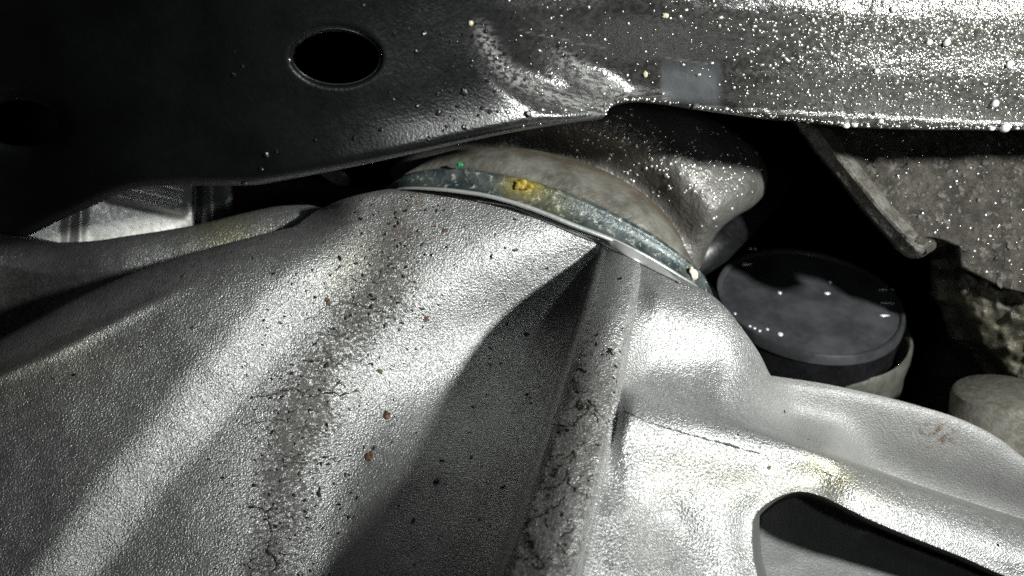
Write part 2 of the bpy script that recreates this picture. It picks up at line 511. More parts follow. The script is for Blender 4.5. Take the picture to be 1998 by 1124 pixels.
ring_x = [1100, 1200, 1270, 1330, 1392, 1452, 1512]; ring_y = [434, 472, 507, 542, 578, 646, 742]
def housing_depth(p):
    x, y = p[:, 0], p[:, 1]
    d = 314 - 0.066 * (y - 430) + np.where(x < 950, 7.0, 13.0) * ((x - 950) / 1000.0) ** 2
    # the neck turns away up to the ring
    d += 3.5 * sm((520 - y) / 170.0) ** 2
    # stepped band between the left plateau and the valley
    ds, sg, par = seg_dist(p, band); s = ds * sg
    fade = sm((par - 0.03) / 0.25)
    d += -6.4 * sm((s + 65) / 140.0) * fade + 3.0 * fade * sm((s - 120) / 500.0)
    # rolled upper edge of the plateau
    de, sg, par = seg_dist(p, topedge); s = -de * sg        # s>0 below the edge
    below = np.where(sg > 0, de, 0.0)
    R = 100.0; f2 = 1 - sm((x - 560) / 150.0)
    u = np.clip(1 - below / R, 0, 1)
    d += 15 * (1 - np.sqrt(np.clip(1 - u * u, 0, 1))) * f2
    d += np.where(sg < 0, np.minimum(de, 30) * 0.35, 0.0) * f2
    dc, sg, par = seg_dist(p, crease)
    d += -1.9 * gauss(dc, 14) * (1 - sm((par - 0.6) / 0.4))
    # hollow left of the centre rib
    dv, sg, par = seg_dist(p, valley)
    lft = x < np.interp(y, valley[:, 1], valley[:, 0])
    hw_ = np.interp(y, [470, 520, 600, 700, 900, 1124, 1200], [30, 40, 46, 52, 64, 76, 80])
    ribx = np.interp(y, ribc[:, 1], ribc[:, 0])
    d += sint(y, [440, 540, 620, 760, 900, 1124], [0, 13, 21, 20, 12, 4]) * np.where(lft, gauss(dv, sint(y, [480, 700, 900, 1124], [150, 190, 200, 190])), gauss(dv, sint(y, [480, 700, 900, 1124], [200, 220, 260, 330]))) * (1 - sm((x - ribx + hw_ * 1.3) / (hw_ * 0.6)))
    x0_ = 610 + 0 * x
    ramp_ = np.clip((x - x0_) / (ribx - hw_ * 1.1 - x0_), 0, 1)
    d -= sint(y, [640, 760, 900, 1124, 1200], [0, 4, 12, 21, 22], 60) * ramp_ * sm(ramp_ * 2.5)
    # centre rib
    dr, sg, par = seg_dist(p, ribc); s = dr * -sg            # s>0 to the right
    hw = np.interp(y, [470, 520, 600, 700, 900, 1124, 1200], [30, 40, 46, 52, 64, 76, 80])
    H = sint(y, [470, 500, 540, 610, 750, 900, 1124, 1200], [0, 6, 15, 24, 28, 31, 34, 34])
    t = s / hw; s_rib = s
    face = sm((t + 1.25) / 0.5) * (1 - 0.10 * sm((t - 0.75) / 0.3))
    plate = 0.84 * np.exp(-np.clip(s - hw * 1.05, 0, 999) / 430.0)
    d += -H * np.where(t < 1.05, face, plate)
    d += np.where(t < 1.05, sm((t + 1.25) / 0.5), 0) * (4.2 * (np.clip(t, -0.8, 1.05) - 0.3) ** 2 - 2.4)
    d += np.where(np.abs(t) < 1, 1, 0) * ((fbm(x, y * 0.8, 60) - 0.5) * 1.6 + (fbm(x + 400, y, 22) - 0.5) * 0.7) * sm((y - 620) / 200)
    base = d.copy()
    # shoulder right of the rib and right flange
    base = d.copy()
    d_sh = 0.048 * (y - 600) + -0.012 * (x - 1230) - 1.0 * np.exp(-(((x - 1330) / 150.0) ** 2 + ((y - 640) / 110.0) ** 2))
    d_sh += 16 * np.clip((x - 1370) / 160.0, 0, 2) ** 2 * sm((900 - y) / 200)
    d += d_sh * sm((x - 1200) / 60)
    dE, sg, parE = seg_dist(p, edgeE); sE = dE * sg           # >0 below the edge
    g = sm((x - 1400) / 160.0)
    flange = 316 + 0.10 * (y - 780) + 0.004 * (x - 1600)
    # rolled upper rim of the flange
    above = base * (1 - g) + flange * g
    above += 3.5 * gauss(sE + 25, 42) * sm((x - 1190) / 80)
    rib = base - 7.5 * gauss(sE - 75, 95) * sm((x - 1160) / 80)
    rib += 0.055 * np.maximum(x - 1620, 0)
    rib -= 7.0 * sm((x - 1350) / 450) * gauss(sE - 70, 120)
    R = 46.0; u = np.clip(1 - np.maximum(sE, 0) / R, 0, 1)
    roll = (1 - np.sqrt(np.clip(1 - u * u, 0, 1)))
    rib += roll * (2.0 + 4.5 * sm((x - 1250) / 300))
    k = sm((sE + 7) / 7.0) ; wgt = np.where(sE > 0, 1.0, k)
    right = sm((x - 1175) / 45.0)
    d = d * (1 - right) + (above * (1 - wgt) + rib * wgt) * right
    # flat shoulder face under the ring and flat crest of the slanting rib
    T = 283 + 0.037 * (x - 1280) - 0.018 * (y - 620)
    m_ = sm((s_rib - hw * 1.02) / 55) * sm((y - np.interp(x, ring_x, ring_y) - 10) / 100) * (1 - sm((x - 1350) / 170)) * (1 - sm((y - 690) / 90))
    d = d * (1 - m_) + T * m_
    T = 250 + 0.036 * (x - 1330) - 0.030 * (y - 870)
    m_ = gauss(seg_dist(p, np.array([(1230, 845), (1380, 862), (1590, 912)]))[0], 62) * sm((s_rib - hw * 0.80) / 50)
    d = d * (1 - m_) + T * m_
    # pocket
    dp, _, _ = seg_dist(p, pocket_poly, True); ins = inside(p, pocket_poly)
    lip = np.where(ins, 0, np.exp(-(dp / 40.0) ** 2)) * 4.5
    d += lip
    floor = 274 + 0.030 * (x - 1500) - 0.010 * (y - 1000)
    du = seg_dist(p, pocket_up)[0]; dl = seg_dist(p, pocket_left)[0]
    dn = seg_dist(p, np.array([(1700, 1040), (1998, 1165)]))[0]
    floor = floor - 2.0 * gauss(dn, 14)
    kk = sm(du / 10.0) * sm(dl / 16.0)
    d = np.where(ins, (d + 4.5) * (1 - kk) + np.maximum(floor, d + 8) * kk, d)
    # gentle unevenness of the casting
    d += (fbm(x, y, 210) - 0.5) * 2.4 + (fbm(x + 900, y, 60) - 0.5) * 0.5
    # low dents lower right
    d += 4.0 * gauss(seg_dist(p, np.array([(1310, 1020), (1400, 1150)]))[0], 48) - 2.5 * gauss(seg_dist(p, np.array([(1200, 1010), (1230, 1150)]))[0], 40)
    # flange outline rolls away at the very edge
    do = seg_dist(p, gb_outline_top)[0]
    u = np.clip(1 - do / 34.0, 0, 1)
    d += 3.2 * (1 - np.sqrt(1 - u * u * 0.98)) * sm((x - 1380) / 60)
    u = np.clip(1 - do / 14.0, 0, 1)
    d += 2.0 * (1 - np.sqrt(1 - u * u * 0.98)) * (1 - sm((x - 1380) / 60)) * sm((x - 640) / 60)
    return d

gb_top = [(-330, 815), (-90, 706), (0, 661), (60, 628), (140, 585), (230, 545), (330, 508), (430, 478), (520, 455), (572, 443), (592, 430), (620, 410), (655, 394), (695, 381), (745, 371), (770, 369), (830, 371), (900, 376), (960, 386), (1040, 411), (1120, 442), (1200, 472), (1270, 507), (1330, 542), (1365, 562), (1392, 578), (1420, 605), (1452, 646), (1482, 690), (1501, 728), (1514, 741), (1560, 748), (1640, 760), (1720, 776), (1800, 795), (1850, 809), (1900, 829), (1950, 856), (1998, 893), (2090, 952), (2330, 1090)]
gb_outline_top = spline(gb_top, 4)
gb_poly = np.vstack([gb_outline_top, [(2330, 1215), (-330, 1215)]])

v, t, L = sheet(gb_poly, (), 5.0, [(ribc, 100, 2.6), (edgeE, 34, 2.6), (np.vstack([pocket_left[::-1], pocket_up[1:]]), 26, 2.4), (topedge, 24, 3.0)], 3.0)
d = housing_depth(v)
front = P(v[:, 0], v[:, 1], d)
X, Y = v[:, 0], v[:, 1]
# soft dirt masks on the casting, and highlight fringes painted in yellow
def line_mask(pts, wd): return gauss(seg_dist(v, spline(pts, 5))[0], wd)
grime = 1.15 * line_mask([(760, 470), (745, 540), (700, 610), (660, 680), (610, 760), (580, 860), (560, 960), (540, 1124)], 105)
grime = np.maximum(grime, 0.55 * line_mask([(800, 720), (760, 880), (800, 1124)], 150))
dr, sg, par = seg_dist(v, ribc); hw = np.interp(Y, [470, 520, 600, 700, 900, 1124, 1200], [30, 40, 46, 52, 64, 76, 80])
onrib = 1 - sm((np.abs(dr) - hw * 0.86) / 8)
grime = np.maximum(grime, onrib * np.interp(Y, [500, 560, 640, 760, 900, 1124], [0.2, 0.5, 0.85, 1.1, 1.05, 0.9]))
grime = np.maximum(grime, 0.30 * line_mask([(200, 960), (60, 1000)], 120))
grime = np.maximum(grime, 0.6 * line_mask([(760, 385), (900, 395), (1000, 415)], 30))
grime = np.maximum(grime, 0.35 * line_mask([(960, 900), (900, 1124)], 110))
dE_, sgE_, _ = seg_dist(v, edgeE)
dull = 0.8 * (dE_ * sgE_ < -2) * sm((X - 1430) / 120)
grime *= 0.55 + 0.75 * fbm(X, Y, 120)
grime[inside(v, pocket_poly)] *= 0.5
stain_and_glare = 0.14 * line_mask([(1310, 920), (1420, 935)], 50) + 0.35 * line_mask([(1590, 905), (1640, 935)], 24) + 0.10 * line_mask([(1480, 950), (1600, 930), (1720, 960)], 40)  # yellow fringe round the blown highlights, painted into the colour
stain_and_glare += 0.12 * line_mask([(700, 480), (660, 540)], 45) + 0.18 * line_mask([(0, 760), (200, 690)], 50)
rust = 0.45 * line_mask([(780, 400), (780, 470)], 60) + 0.9 * line_mask([(1810, 845), (1850, 850)], 28) + 0.4 * line_mask([(790, 380), (960, 400)], 30) + onrib * 0.2 * sm((Y - 640) / 150)
# split the casting into its parts (shared border vertices, shared normals)
n = len(v)
nrm = np.zeros((n, 3)); tri = front[t]
fn = np.cross(tri[:, 1] - tri[:, 0], tri[:, 2] - tri[:, 0])
flip = (fn * tri.mean(1)).sum(1) > 0
t[flip] = t[flip][:, ::-1]; fn[flip] *= -1
for c in range(3): np.add.at(nrm, t[:, c], fn)
nrm /= np.linalg.norm(nrm, axis=1)[:, None] + 1e-15
cen = v[t].mean(1)
dE, sgE, _ = seg_dist(cen, edgeE); sE = dE * sgE
dr, _, _ = seg_dist(cen, ribc); hwc = np.interp(cen[:, 1], [470, 520, 600, 700, 900, 1124, 1200], [30, 40, 46, 52, 64, 76, 80])
reg = np.zeros(len(t), int)
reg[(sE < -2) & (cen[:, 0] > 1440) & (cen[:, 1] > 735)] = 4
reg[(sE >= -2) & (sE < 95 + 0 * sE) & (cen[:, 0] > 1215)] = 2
reg[(reg == 0) & (cen[:, 0] > np.interp(cen[:, 1], ribc[:, 1], ribc[:, 0])) & (cen[:, 1] > 486)] = 5
reg[(reg == 5) & (sE > 40)] = 6
reg[(reg == 6) & (cen[:, 1] < 830) & (cen[:, 0] < 1216)] = 5
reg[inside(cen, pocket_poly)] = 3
reg[(dr < hwc) & (cen[:, 1] > 486)] = 1
def biggest_piece(r, to):
    ids_ = np.where(reg == r)[0]
    if len(ids_) == 0: return
    par_ = np.arange(len(v))
    def find(a_):
        while par_[a_] != a_:
            par_[a_] = par_[par_[a_]]; a_ = par_[a_]
        return a_
    for a_, b_, c_ in t[ids_].tolist():
        ra_, rb_, rc_ = find(a_), find(b_), find(c_)
        par_[rb_] = ra_; par_[find(rc_)] = ra_
    roots = np.array([find(a_) for a_ in t[ids_][:, 0].tolist()])
    u_, c_ = np.unique(roots, return_counts=True)
    reg[ids_[roots != u_[np.argmax(c_)]]] = to
biggest_piece(6, 2); biggest_piece(5, 2); biggest_piece(0, 1); biggest_piece(4, 2)
names = {0: ('bell_wall', None), 1: ('rib', 'upright dirt-streaked rib down the middle of the housing'), 2: ('rib', 'clean bright rib slanting down to the right'), 3: ('pocket', None), 4: ('flange', 'thin right-hand flange behind the slanting rib'), 5: ('bell_wall', 'bright right shoulder of the bell wall'), 6: ('bell_wall', 'sparkling lower right face of the bell wall under the slanting rib')}
rim = L[0]
skirt = np.array([0, 0.022, 0])
for r in range(7):
    tt = t[reg == r]
    ids = np.unique(tt); mp = -np.ones(n, int); mp[ids] = np.arange(len(ids))
    verts = front[ids]; nn = nrm[ids]; faces = [tuple(mp[q]) for q in tt]
    A = {'grime': grime[ids], 'stain_and_glare': stain_and_glare[ids], 'rust': rust[ids], 'dull': dull[ids]}
    ex = []; m0 = len(verts)
    own = [mp[i] for i in rim]
    extra = {}
    vl = list(map(tuple, verts)); nl = list(map(tuple, nn))
    for i in range(len(rim)):
        a, b = own[i], own[(i + 1) % len(rim)]
        if a < 0 or b < 0: continue
        for q in (a, b):
            if q not in extra:
                extra[q] = len(vl); vl.append(tuple(np.array(vl[q]) + skirt)); nl.append(nl[q])
                for kk in A: A[kk] = np.r_[A[kk], A[kk][q]]
        faces.append((a, b, extra[b], extra[a]))
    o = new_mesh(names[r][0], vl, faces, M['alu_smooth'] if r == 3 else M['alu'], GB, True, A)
    o.data.normals_split_custom_set_from_vertices(nl)
    if names[r][1]: o['label'] = names[r][1]

# mating flange lip behind the plateau, upper left
lip_top = spline([(-330, 400), (-90, 440), (0, 453), (45, 463), (100, 472), (180, 470), (250, 460), (330, 448), (400, 435), (480, 415), (540, 403), (595, 400), (622, 404)], 5)
lip_poly = np.vstack([lip_top, [(628, 412), (650, 440), (650, 480), (420, 560), (200, 640), (-90, 790), (-330, 900)]])
def lip_depth(p):
    x, y = p[:, 0], p[:, 1]
    dt, sg, par = seg_dist(p, lip_top)
    u = np.clip(1 - dt / 46.0, 0, 1)
    d = 338 + 0.012 * (x - 600) * -1 + 9 * (1 - np.sqrt(1 - 0.98 * u * u))
    d += 0.16 * np.maximum(dt - 62, 0) - 0.03 * dt
    d += 18 * sm((260 - x) / 260) 
    return d + (fbm(x, y, 90) - 0.5) * 1.6
o = relief('flange', lip_poly, lip_depth, M['alu'], GB, 18, 4.5, attrs={'grime': lambda p: 0.75 * sm((230 - p[:, 0]) / 200) + 0.35 * sm((p[:, 1] - 500) / 60), 'stain_and_glare': lambda p: 0.5 * gauss(p[:, 0] - 440, 60), 'rust': lambda p: 0 * p[:, 0]}, back=False)
o['label'] = 'left mating flange lip of the housing'

dirtline = spline([(770, 430), (745, 540), (700, 610), (660, 680), (610, 760), (580, 860), (560, 960), (540, 1124)], 5)
# dirt crust lines and the thin parting crack: dark ribbons lying on the casting
def on_housing(pts, lift=0.0):
    pts = np.asarray(pts, float)
    a, nn = normal_at(housing_depth, pts[:, 0], pts[:, 1])
    return a + nn * lift
def jag(pts, amp, n=6):
    c = spline(pts, n)
    c[1:-1] += rng.normal(0, amp, (len(c) - 2, 2))
    return c
cr = [([(498, 775), (540, 769), (572, 757), (590, 768), (612, 773), (640, 764), (668, 772), (714, 757)], 2.2, 3.0),
      ([(590, 700), (610, 706), (640, 700), (660, 712)], 2, 1.7), ([(560, 845), (600, 832), (640, 850)], 2, 1.6),
      ([(486, 982), (520, 998), (548, 1002), (580, 1015)], 3, 2.4), ([(522, 1005), (530, 1040), (526, 1075), (540, 1100), (520, 1135)], 3, 4.2),
      ([(640, 640), (668, 652), (690, 648)], 2, 1.8), ([(668, 690), (690, 700), (712, 704)], 2, 1.8), ([(650, 598), (690, 592), (730, 604), (760, 612)], 2, 1.6),
      ([(540, 900), (580, 905), (620, 900)], 2, 1.5), ([(470, 830), (510, 822), (545, 828)], 2, 1.4), ([(720, 540), (735, 552), (752, 548)], 2, 1.6)]
for pts, amp, rad in cr:
    c = jag(pts, amp)
    rr = rad * 0.85 * (0.15 + 1.1 * rng.random(len(c))) * 0.00013; rr[0] = rr[-1] = 0.00002
    o = tube('dirt_crust', on_housing(c, 0.00002), rr, M['crust'], GB, 6, 0.5); o['kind'] = 'stuff'
for q_ in range(46):
    i_ = rng.integers(8, len(dirtline) - 2); c0 = dirtline[i_] + rng.normal(0, 45, 2)
    if c0[1] > 1110: continue
    ln = rng.uniform(14, 42); an = rng.normal(0.1, 0.5)
    cr_ = [(c0[0] + ln * k_ * math.cos(an), c0[1] + ln * k_ * math.sin(an) + rng.normal(0, 2.5)) for k_ in (-0.5, -0.15, 0.2, 0.5)]
    c = jag(cr_, 1.3, 4)
    rr = rng.uniform(0.8, 1.7) * (0.15 + 1.1 * rng.random(len(c))) * 0.00013; rr[0] = rr[-1] = 0.00002
    o = tube('dirt_crust', on_housing(c, 0.00002), rr, M['crust'], GB, 6, 0.5); o['kind'] = 'stuff'
for q_ in range(34):
    yy = rng.uniform(680, 1110); w0 = np.interp(yy, [700, 900, 1124], [44, 56, 66]); xx = np.interp(yy, ribc[:, 1], ribc[:, 0]) + rng.uniform(-0.8, 0.7) * w0
    ln = rng.uniform(12, 40); an = rng.normal(-0.3, 0.7)
    cr_ = [(xx + ln * k_ * math.cos(an), yy + ln * k_ * math.sin(an) + rng.normal(0, 3)) for k_ in (-0.5, -0.15, 0.2, 0.5)]
    c = jag(cr_, 1.5, 4)
    rr = rng.uniform(1.0, 2.8) * (0.15 + 1.1 * rng.random(len(c))) * 0.00013; rr[0] = rr[-1] = 0.00002
    o = tube('dirt_crust', on_housing(c, 0.00002), rr, M['crust'], GB, 6, 0.5); o['kind'] = 'stuff'
for pts, amp, rad in [([(1215, 800), (1260, 822), (1310, 838), (1360, 852), (1420, 868), (1485, 886)], 0.8, 2.3), ([(1590, 914), (1640, 935), (1660, 944)], 0.6, 0.9),
                      ([(1075, 830), (1120, 828), (1135, 812)], 2, 2.4), ([(1060, 960), (1090, 950), (1110, 920)], 3, 3.0), ([(1020, 1018), (1060, 1005), (1078, 985)], 3, 3.0),
                      ([(1138, 808), (1160, 812), (1172, 830)], 2, 1.8), ([(1100, 905), (1080, 930)], 2, 3.5), ([(1030, 1040), (1045, 1070)], 3, 4)]:
    c = jag(pts, amp, 8)
    rr = rad * (0.3 + 0.9 * rng.random(len(c))) * 0.00013; rr[0] = rr[-1] = 0.00002
    o = tube('dirt_crust', on_housing(c, 0.00002), rr, M['crust'], GB, 6, 0.5); o['kind'] = 'stuff'

# loose grit on the housing
def scatter(depth, n, weight, box, rmin, rmax, power=2.5):
    out = np.zeros((0, 2))
    while len(out) < n:
        q = np.stack([rng.uniform(box[0], box[2], n * 4), rng.uniform(box[1], box[3], n * 4)], -1)
        q = q[rng.random(len(q)) < weight(q)]
        out = np.vstack([out, q])
    out = out[:n]
    a, nn = normal_at(depth, out[:, 0], out[:, 1])
    px = rmin + (rmax - rmin) * rng.random(n) ** power
    return out, a, nn, px * a[:, 1] / F
dirtline = spline([(770, 430), (745, 540), (700, 610), (660, 680), (610, 760), (580, 860), (560, 960), (540, 1124)], 5)
def wgt(q):
    m = inside(q, gb_poly)
    a = gauss(seg_dist(q, dirtline)[0], 110)
    b = 0.10 * ((q[:, 0] > 500) & (q[:, 0] < 1150)) + 0.02
    rb = 0.6 * (seg_dist(q, ribc)[0] < 55) * (q[:, 1] > 640)
    return np.maximum(np.maximum(a, b), rb) * m * (~inside(q, pocket_poly))
_, a, nn, rr = scatter(housing_depth, 1500, wgt, (0, 380, 1998, 1130), 0.9, 3.6, 4)
blobs('dirt_grit', a, nn, rr, M['speck'], None, 0.5, 0.9, stretch=0.7 + rng.random(len(rr)) * 1.6)
bpy.data.objects['dirt_grit']['label'] = 'fine dark grit specks scattered over the grey housing'
bpy.data.objects['dirt_grit']['category'] = 'dirt'

flakes = [(755, 811, 11, 'rustflake', 'red-brown rust flake on the housing left of the middle rib'), (720, 891, 12, 'rustflake', 'larger dark brown flake low on the housing, below the red-brown one'),
          (832, 621, 8, 'rustflake', 'orange rust crumb on the bright housing above the shadow'), (640, 588, 9, 'rustflake', 'brown flake at the top of the dirty streak'),
          (742, 724, 7, 'mossflake', 'olive green crumb on the housing beside the dirty streak'), (868, 450, 6, 'rustflake', 'small rust crumb below the clamp ring'),
          (1500, 912, 6, 'rustflake', 'tan flake on the blown-out slanting rib'), (852, 940, 9, 'speck', 'black grit lump at the edge of the rib shadow'),
          (1027, 652, 7, 'speck', 'black grit lump inside the rib shadow'), (622, 965, 8, 'speck', 'long black grit lump low on the dirty streak'),
          (637, 712, 7, 'speck', 'black shiny grit lump in the middle of the dirty streak')]
def single(name, px, py, r, mat, depth, label, cat, rough=0.8, flat=0.55, hi=True, group=None, st=1.25, lift=0.2):
    a, nn = normal_at(depth, np.array([float(px)]), np.array([float(py)]))
    rad = r * a[:, 1] / F
    o = blobs(name, a + nn * rad[:, None] * lift, nn, rad * 0.8, mat, None, flat, rough, hi, None, np.array([st]))
    return tag(o, label, cat, group)
for px, py, r, m, lab in flakes:
    single('grit_lump' if m == 'speck' else 'dirt_flake', px, py, r * 0.72, M[m], housing_depth, lab, 'dirt', 1.1, 0.3, True, 'flakes and lumps of dirt on the housing')

# ================================================================== CLAMP RING, JOINT CUP, KNUCKLE
ring_hi = spline([(735, 392, 340), (752, 366, 334), (775, 346, 329), (800, 334, 326), (850, 324, 322), (900, 322, 320), (960, 330, 318.5), (1040, 346, 317.5), (1120, 372, 317), (1200, 409, 317.5), (1280, 455, 319), (1340, 500, 322), (1376, 536, 326), (1393, 575, 332), (1396, 620, 340)], 8)
ring_lo = spline([(728, 410, 339), (745, 388, 331), (768, 371, 325), (800, 367, 321), (850, 369, 318), (900, 374, 316), (960, 384, 314.5), (1040, 408, 313.5), (1120, 440, 313), (1200, 471, 313.5), (1270, 505, 315), (1325, 538, 317.5), (1360, 561, 321), (1386, 592, 327), (1392, 632, 336)], 8)
RG = thing('clamp_ring', 'blue-green zinc plated clamp ring with yellow paint spot round the housing neck', 'ring', P(1080, 420, 322))
def between(t, lift):
    q = ring_lo * (1 - t) + ring_hi * t
    return P(q[:, 0], q[:, 1], q[:, 2] - lift)
ring_hi = ring_lo + (ring_hi - ring_lo) * 0.86
N = len(ring_lo)
prof = [(-0.06, -6), (-0.05, -1.5), (-0.02, 0.6), (0.04, 1.2), (0.12, 1.0), (0.16, 0.3), (0.22, 0.0), (0.45, -0.1), (0.7, 0.1), (0.82, 0.8), (0.92, 1.1), (1.0, 0.5), (1.03, -1.0), (1.04, -7)]
rows = [between(a, b) for a, b in prof]
q = np.concatenate([np.stack([(ring_lo * (1 - a) + ring_hi * a)[:, 0], (ring_lo * (1 - a) + ring_hi * a)[:, 1]], -1) for a, b in prof])
stn = gauss(np.hypot((q[:, 0] - 1020) / 1.0, (q[:, 1] - 362) * 1.5), 34) * 1.1 + 0.2 * gauss(q[:, 0] - 1070, 45)
loft('ring_band', rows, M['zinc'], RG, {'stain_and_glare': np.clip(stn, 0, 1)})
rows = [between(a, b) for a, b in [(-0.10, -7), (-0.10, 0.4), (-0.07, 1.3), (-0.01, 1.7), (0.05, 1.8), (0.09, 1.3), (0.09, -1)]]
loft('ring_lip', rows, M['bright_steel'], RG)
# machined seat edge of the housing just below the ring, right half
seat = spline([(930, 392), (1000, 404), (1060, 426), (1130, 454), (1200, 482), (1270, 518), (1325, 551)], 8)
wv = np.interp(np.arange(len(seat)), [0, 10, 24, 40, len(seat) - 1], [0.5, 2.5, 6.5, 6.0, 0.6])
nv = np.stack([np.gradient(seat[:, 1]), -np.gradient(seat[:, 0])], -1); nv /= np.linalg.norm(nv, axis=1)[:, None]; nv[nv[:, 1] > 0] *= -1
rows = []
for s_, lf in ((-1.1, -0.5), (-1.0, 0.6), (-0.1, 1.2), (0.6, 1.5), (1.2, 1.6), (1.9, 0.5)):
    pp = seat + nv * wv[:, None] * s_
    rows.append(P(pp[:, 0], pp[:, 1], housing_depth(pp) - lf))
o = loft('seat_edge', rows, M['bright_steel'], GB); o['label'] = 'bright machined seat edge below the clamp ring'
# paint
def ring_depth(p):
    m = (ring_lo + ring_hi) / 2
    i = np.argmin(((p[:, None] - m[None, :, :2]) ** 2).sum(-1), 1)
    return m[i, 2] + 0.1
def irregular(cx, cy, rx, ry, rot, amp, n=40):
    a = np.linspace(0, 2 * math.pi, n, endpoint=False)
    r = 1 + amp * (np.sin(3 * a + 1) * 0.5 + np.sin(5 * a + 2.2) * 0.35 + np.sin(9 * a) * 0.3)
    x, y = rx * r * np.cos(a), ry * r * np.sin(a); c, s = math.cos(rot), math.sin(rot)
    return np.stack([cx + x * c - y * s, cy + x * s + y * c], -1)
poly = irregular(1020, 361, 17, 10, 0.15, 0.3)
o = relief('paint_mark', poly, lambda p: ring_depth(p) - 0.25 - 0.7 * (fbm(p[:, 0], p[:, 1], 14)), M['yellow'], RG, 0.8, 2.5, back=False)
o = relief('paint_dot', irregular(897, 321, 6, 5, 0, 0.2, 20), lambda p: ring_depth(p) - 2.0, M['green'], RG, 1.0, 2.5, back=False)
o['label'] = 'bright green paint dot'
o = relief('paint_chip', irregular(1354, 534, 7, 13, -0.4, 0.25, 24), lambda p: ring_depth(p) - 1.6, M['white'], RG, 1.0, 2.5, back=False)
o['label'] = 'white chip near the right end of the ring'

JC = thing('joint_cup', 'brown rust-edged steel joint cup rising behind the clamp ring', 'driveshaft joint', P(1120, 380, 335))
cup_out = spline([(745, 372, 345), (790, 335, 339), (830, 313, 337), (870, 297, 336), (925, 288, 335), (1000, 288, 335), (1080, 301, 335), (1160, 326, 335), (1230, 362, 336), (1288, 408, 337), (1323, 452, 339), (1338, 492, 342), (1344, 540, 347), (1344, 570, 350)], 8)
n2 = len(cup_out); ti = np.linspace(0, 1, n2); tr = np.linspace(0, 1, N)
rh = np.stack([np.interp(ti, tr, ring_hi[:, c]) for c in range(3)], -1)
rows = []; ra = []
for tt_, lf in ((-0.2, -3), (0.0, -1.0), (0.1, 0.5), (0.3, 3.2), (0.5, 5.2), (0.7, 6.0), (0.85, 5.2), (0.95, 3.2), (1.0, 0.8), (1.02, -3), (0.98, -12)):
    q = rh * (1 - tt_) + cup_out * tt_
    rows.append(P(q[:, 0], q[:, 1], q[:, 2] - lf)); ra.append(np.full(n2, np.clip((tt_ - 0.65) * 2.5, 0.05, 0.8)))
loft('cup_shell', rows, M['rusty'], JC, {'rust': np.concatenate(ra)})

KN = thing('steering_knuckle', 'grey droplet-covered casting with a rounded ear behind the joint cup', 'casting', P(1300, 400, 375))
kn_poly = np.vstack([spline([(760, 330), (800, 296), (880, 270), (1000, 235), (1100, 205), (1200, 180), (1300, 195), (1380, 228), (1440, 264), (1480, 300), (1497, 338), (1491, 378), (1467, 404), (1432, 425), (1405, 448), (1385, 480), (1368, 520)], 6), [(1340, 560), (1200, 470), (1000, 400), (780, 380)]])
def kn_depth(p):
    x, y = p[:, 0], p[:, 1]
    dc = seg_dist(p, cup_out[:, :2])[0]
    d = 343 + 7 * gauss(dc, 45) - 7 * gauss(dc - 95, 70)
    d += 0.05 * np.maximum(x - 1330, 0)
    de = seg_dist(p, kn_poly[:96])[0]; u = np.clip(1 - de / 48.0, 0, 1)
    d += 14 * (1 - np.sqrt(1 - 0.98 * u * u)) - 0.03 * (y - 300)
    return d + (fbm(x, y, 60) - 0.5) * 1.5
relief('ear', kn_poly, kn_depth, M['knuckle'], KN, 16, 5)
def kw(q):
    return inside(q, kn_poly) * (gauss(seg_dist(q, np.array([(1190, 250), (1290, 300), (1400, 340)]))[0], 62) + 0.06)
_, a, nn, rr = scatter(kn_depth, 280, kw, (1000, 180, 1500, 520), 2.0, 4.6, 2)
o = blobs('water_beads', a, nn, rr, M['bead_soft'], None, 0.6, 0, True); tag(o, 'mist of tiny water beads on the grey casting behind the cup', 'water')

# short dark rubber neck between the knuckle and the drum cap
o = tube('rubber_boot', [P(1330, 520, 362), P(1392, 480, 372), P(1440, 430, 385), P(1500, 360, 420)], [0.007, 0.0068, 0.0072, 0.008], M['black_plain'], None, 20)
tag(o, 'short dark rubber boot between the grey casting and the drum cap', 'rubber boot')

# ================================================================== DRUM CAP
capc = P(1580, 586, 384); Rm = 183 * 384 / F / 1000
axis = Vector((0.06, -0.56, 0.82)).normalized()
DC = thing('drum_cap', 'round flat-topped black drum cap with wet shiny spots, in a pale collar', 'cap', capc)
lathe('cap_face', capc, axis, [(0, 0), (Rm * 0.90, 0.0), (Rm * 0.93, -0.0002), (Rm * 0.95, 0.0006), (Rm * 0.985, 0.0007), (Rm, -0.0006), (Rm, -0.003)], M['rubber'], DC, 128)
lathe('cap_wall', capc, axis, [(Rm * 0.985, -0.003), (Rm * 0.985, -0.012), (Rm * 0.97, -0.0125), (Rm * 0.97, -0.015), (Rm * 0.985, -0.0155), (Rm * 0.985, -0.05)], M['black_plain'], DC, 128)
off = Vector((0.0050, 0.004, 0.001))
lathe('collar', Vector(capc) + off, axis, [(Rm * 0.93, -0.020), (Rm * 0.98, -0.012), (Rm * 1.02, -0.0105), (Rm * 1.06, -0.012), (Rm * 1.07, -0.016), (Rm * 1.055, -0.024), (Rm * 1.075, -0.027), (Rm * 1.075, -0.034), (Rm * 1.04, -0.037), (Rm * 1.04, -0.055)], M['collar'], DC, 128)

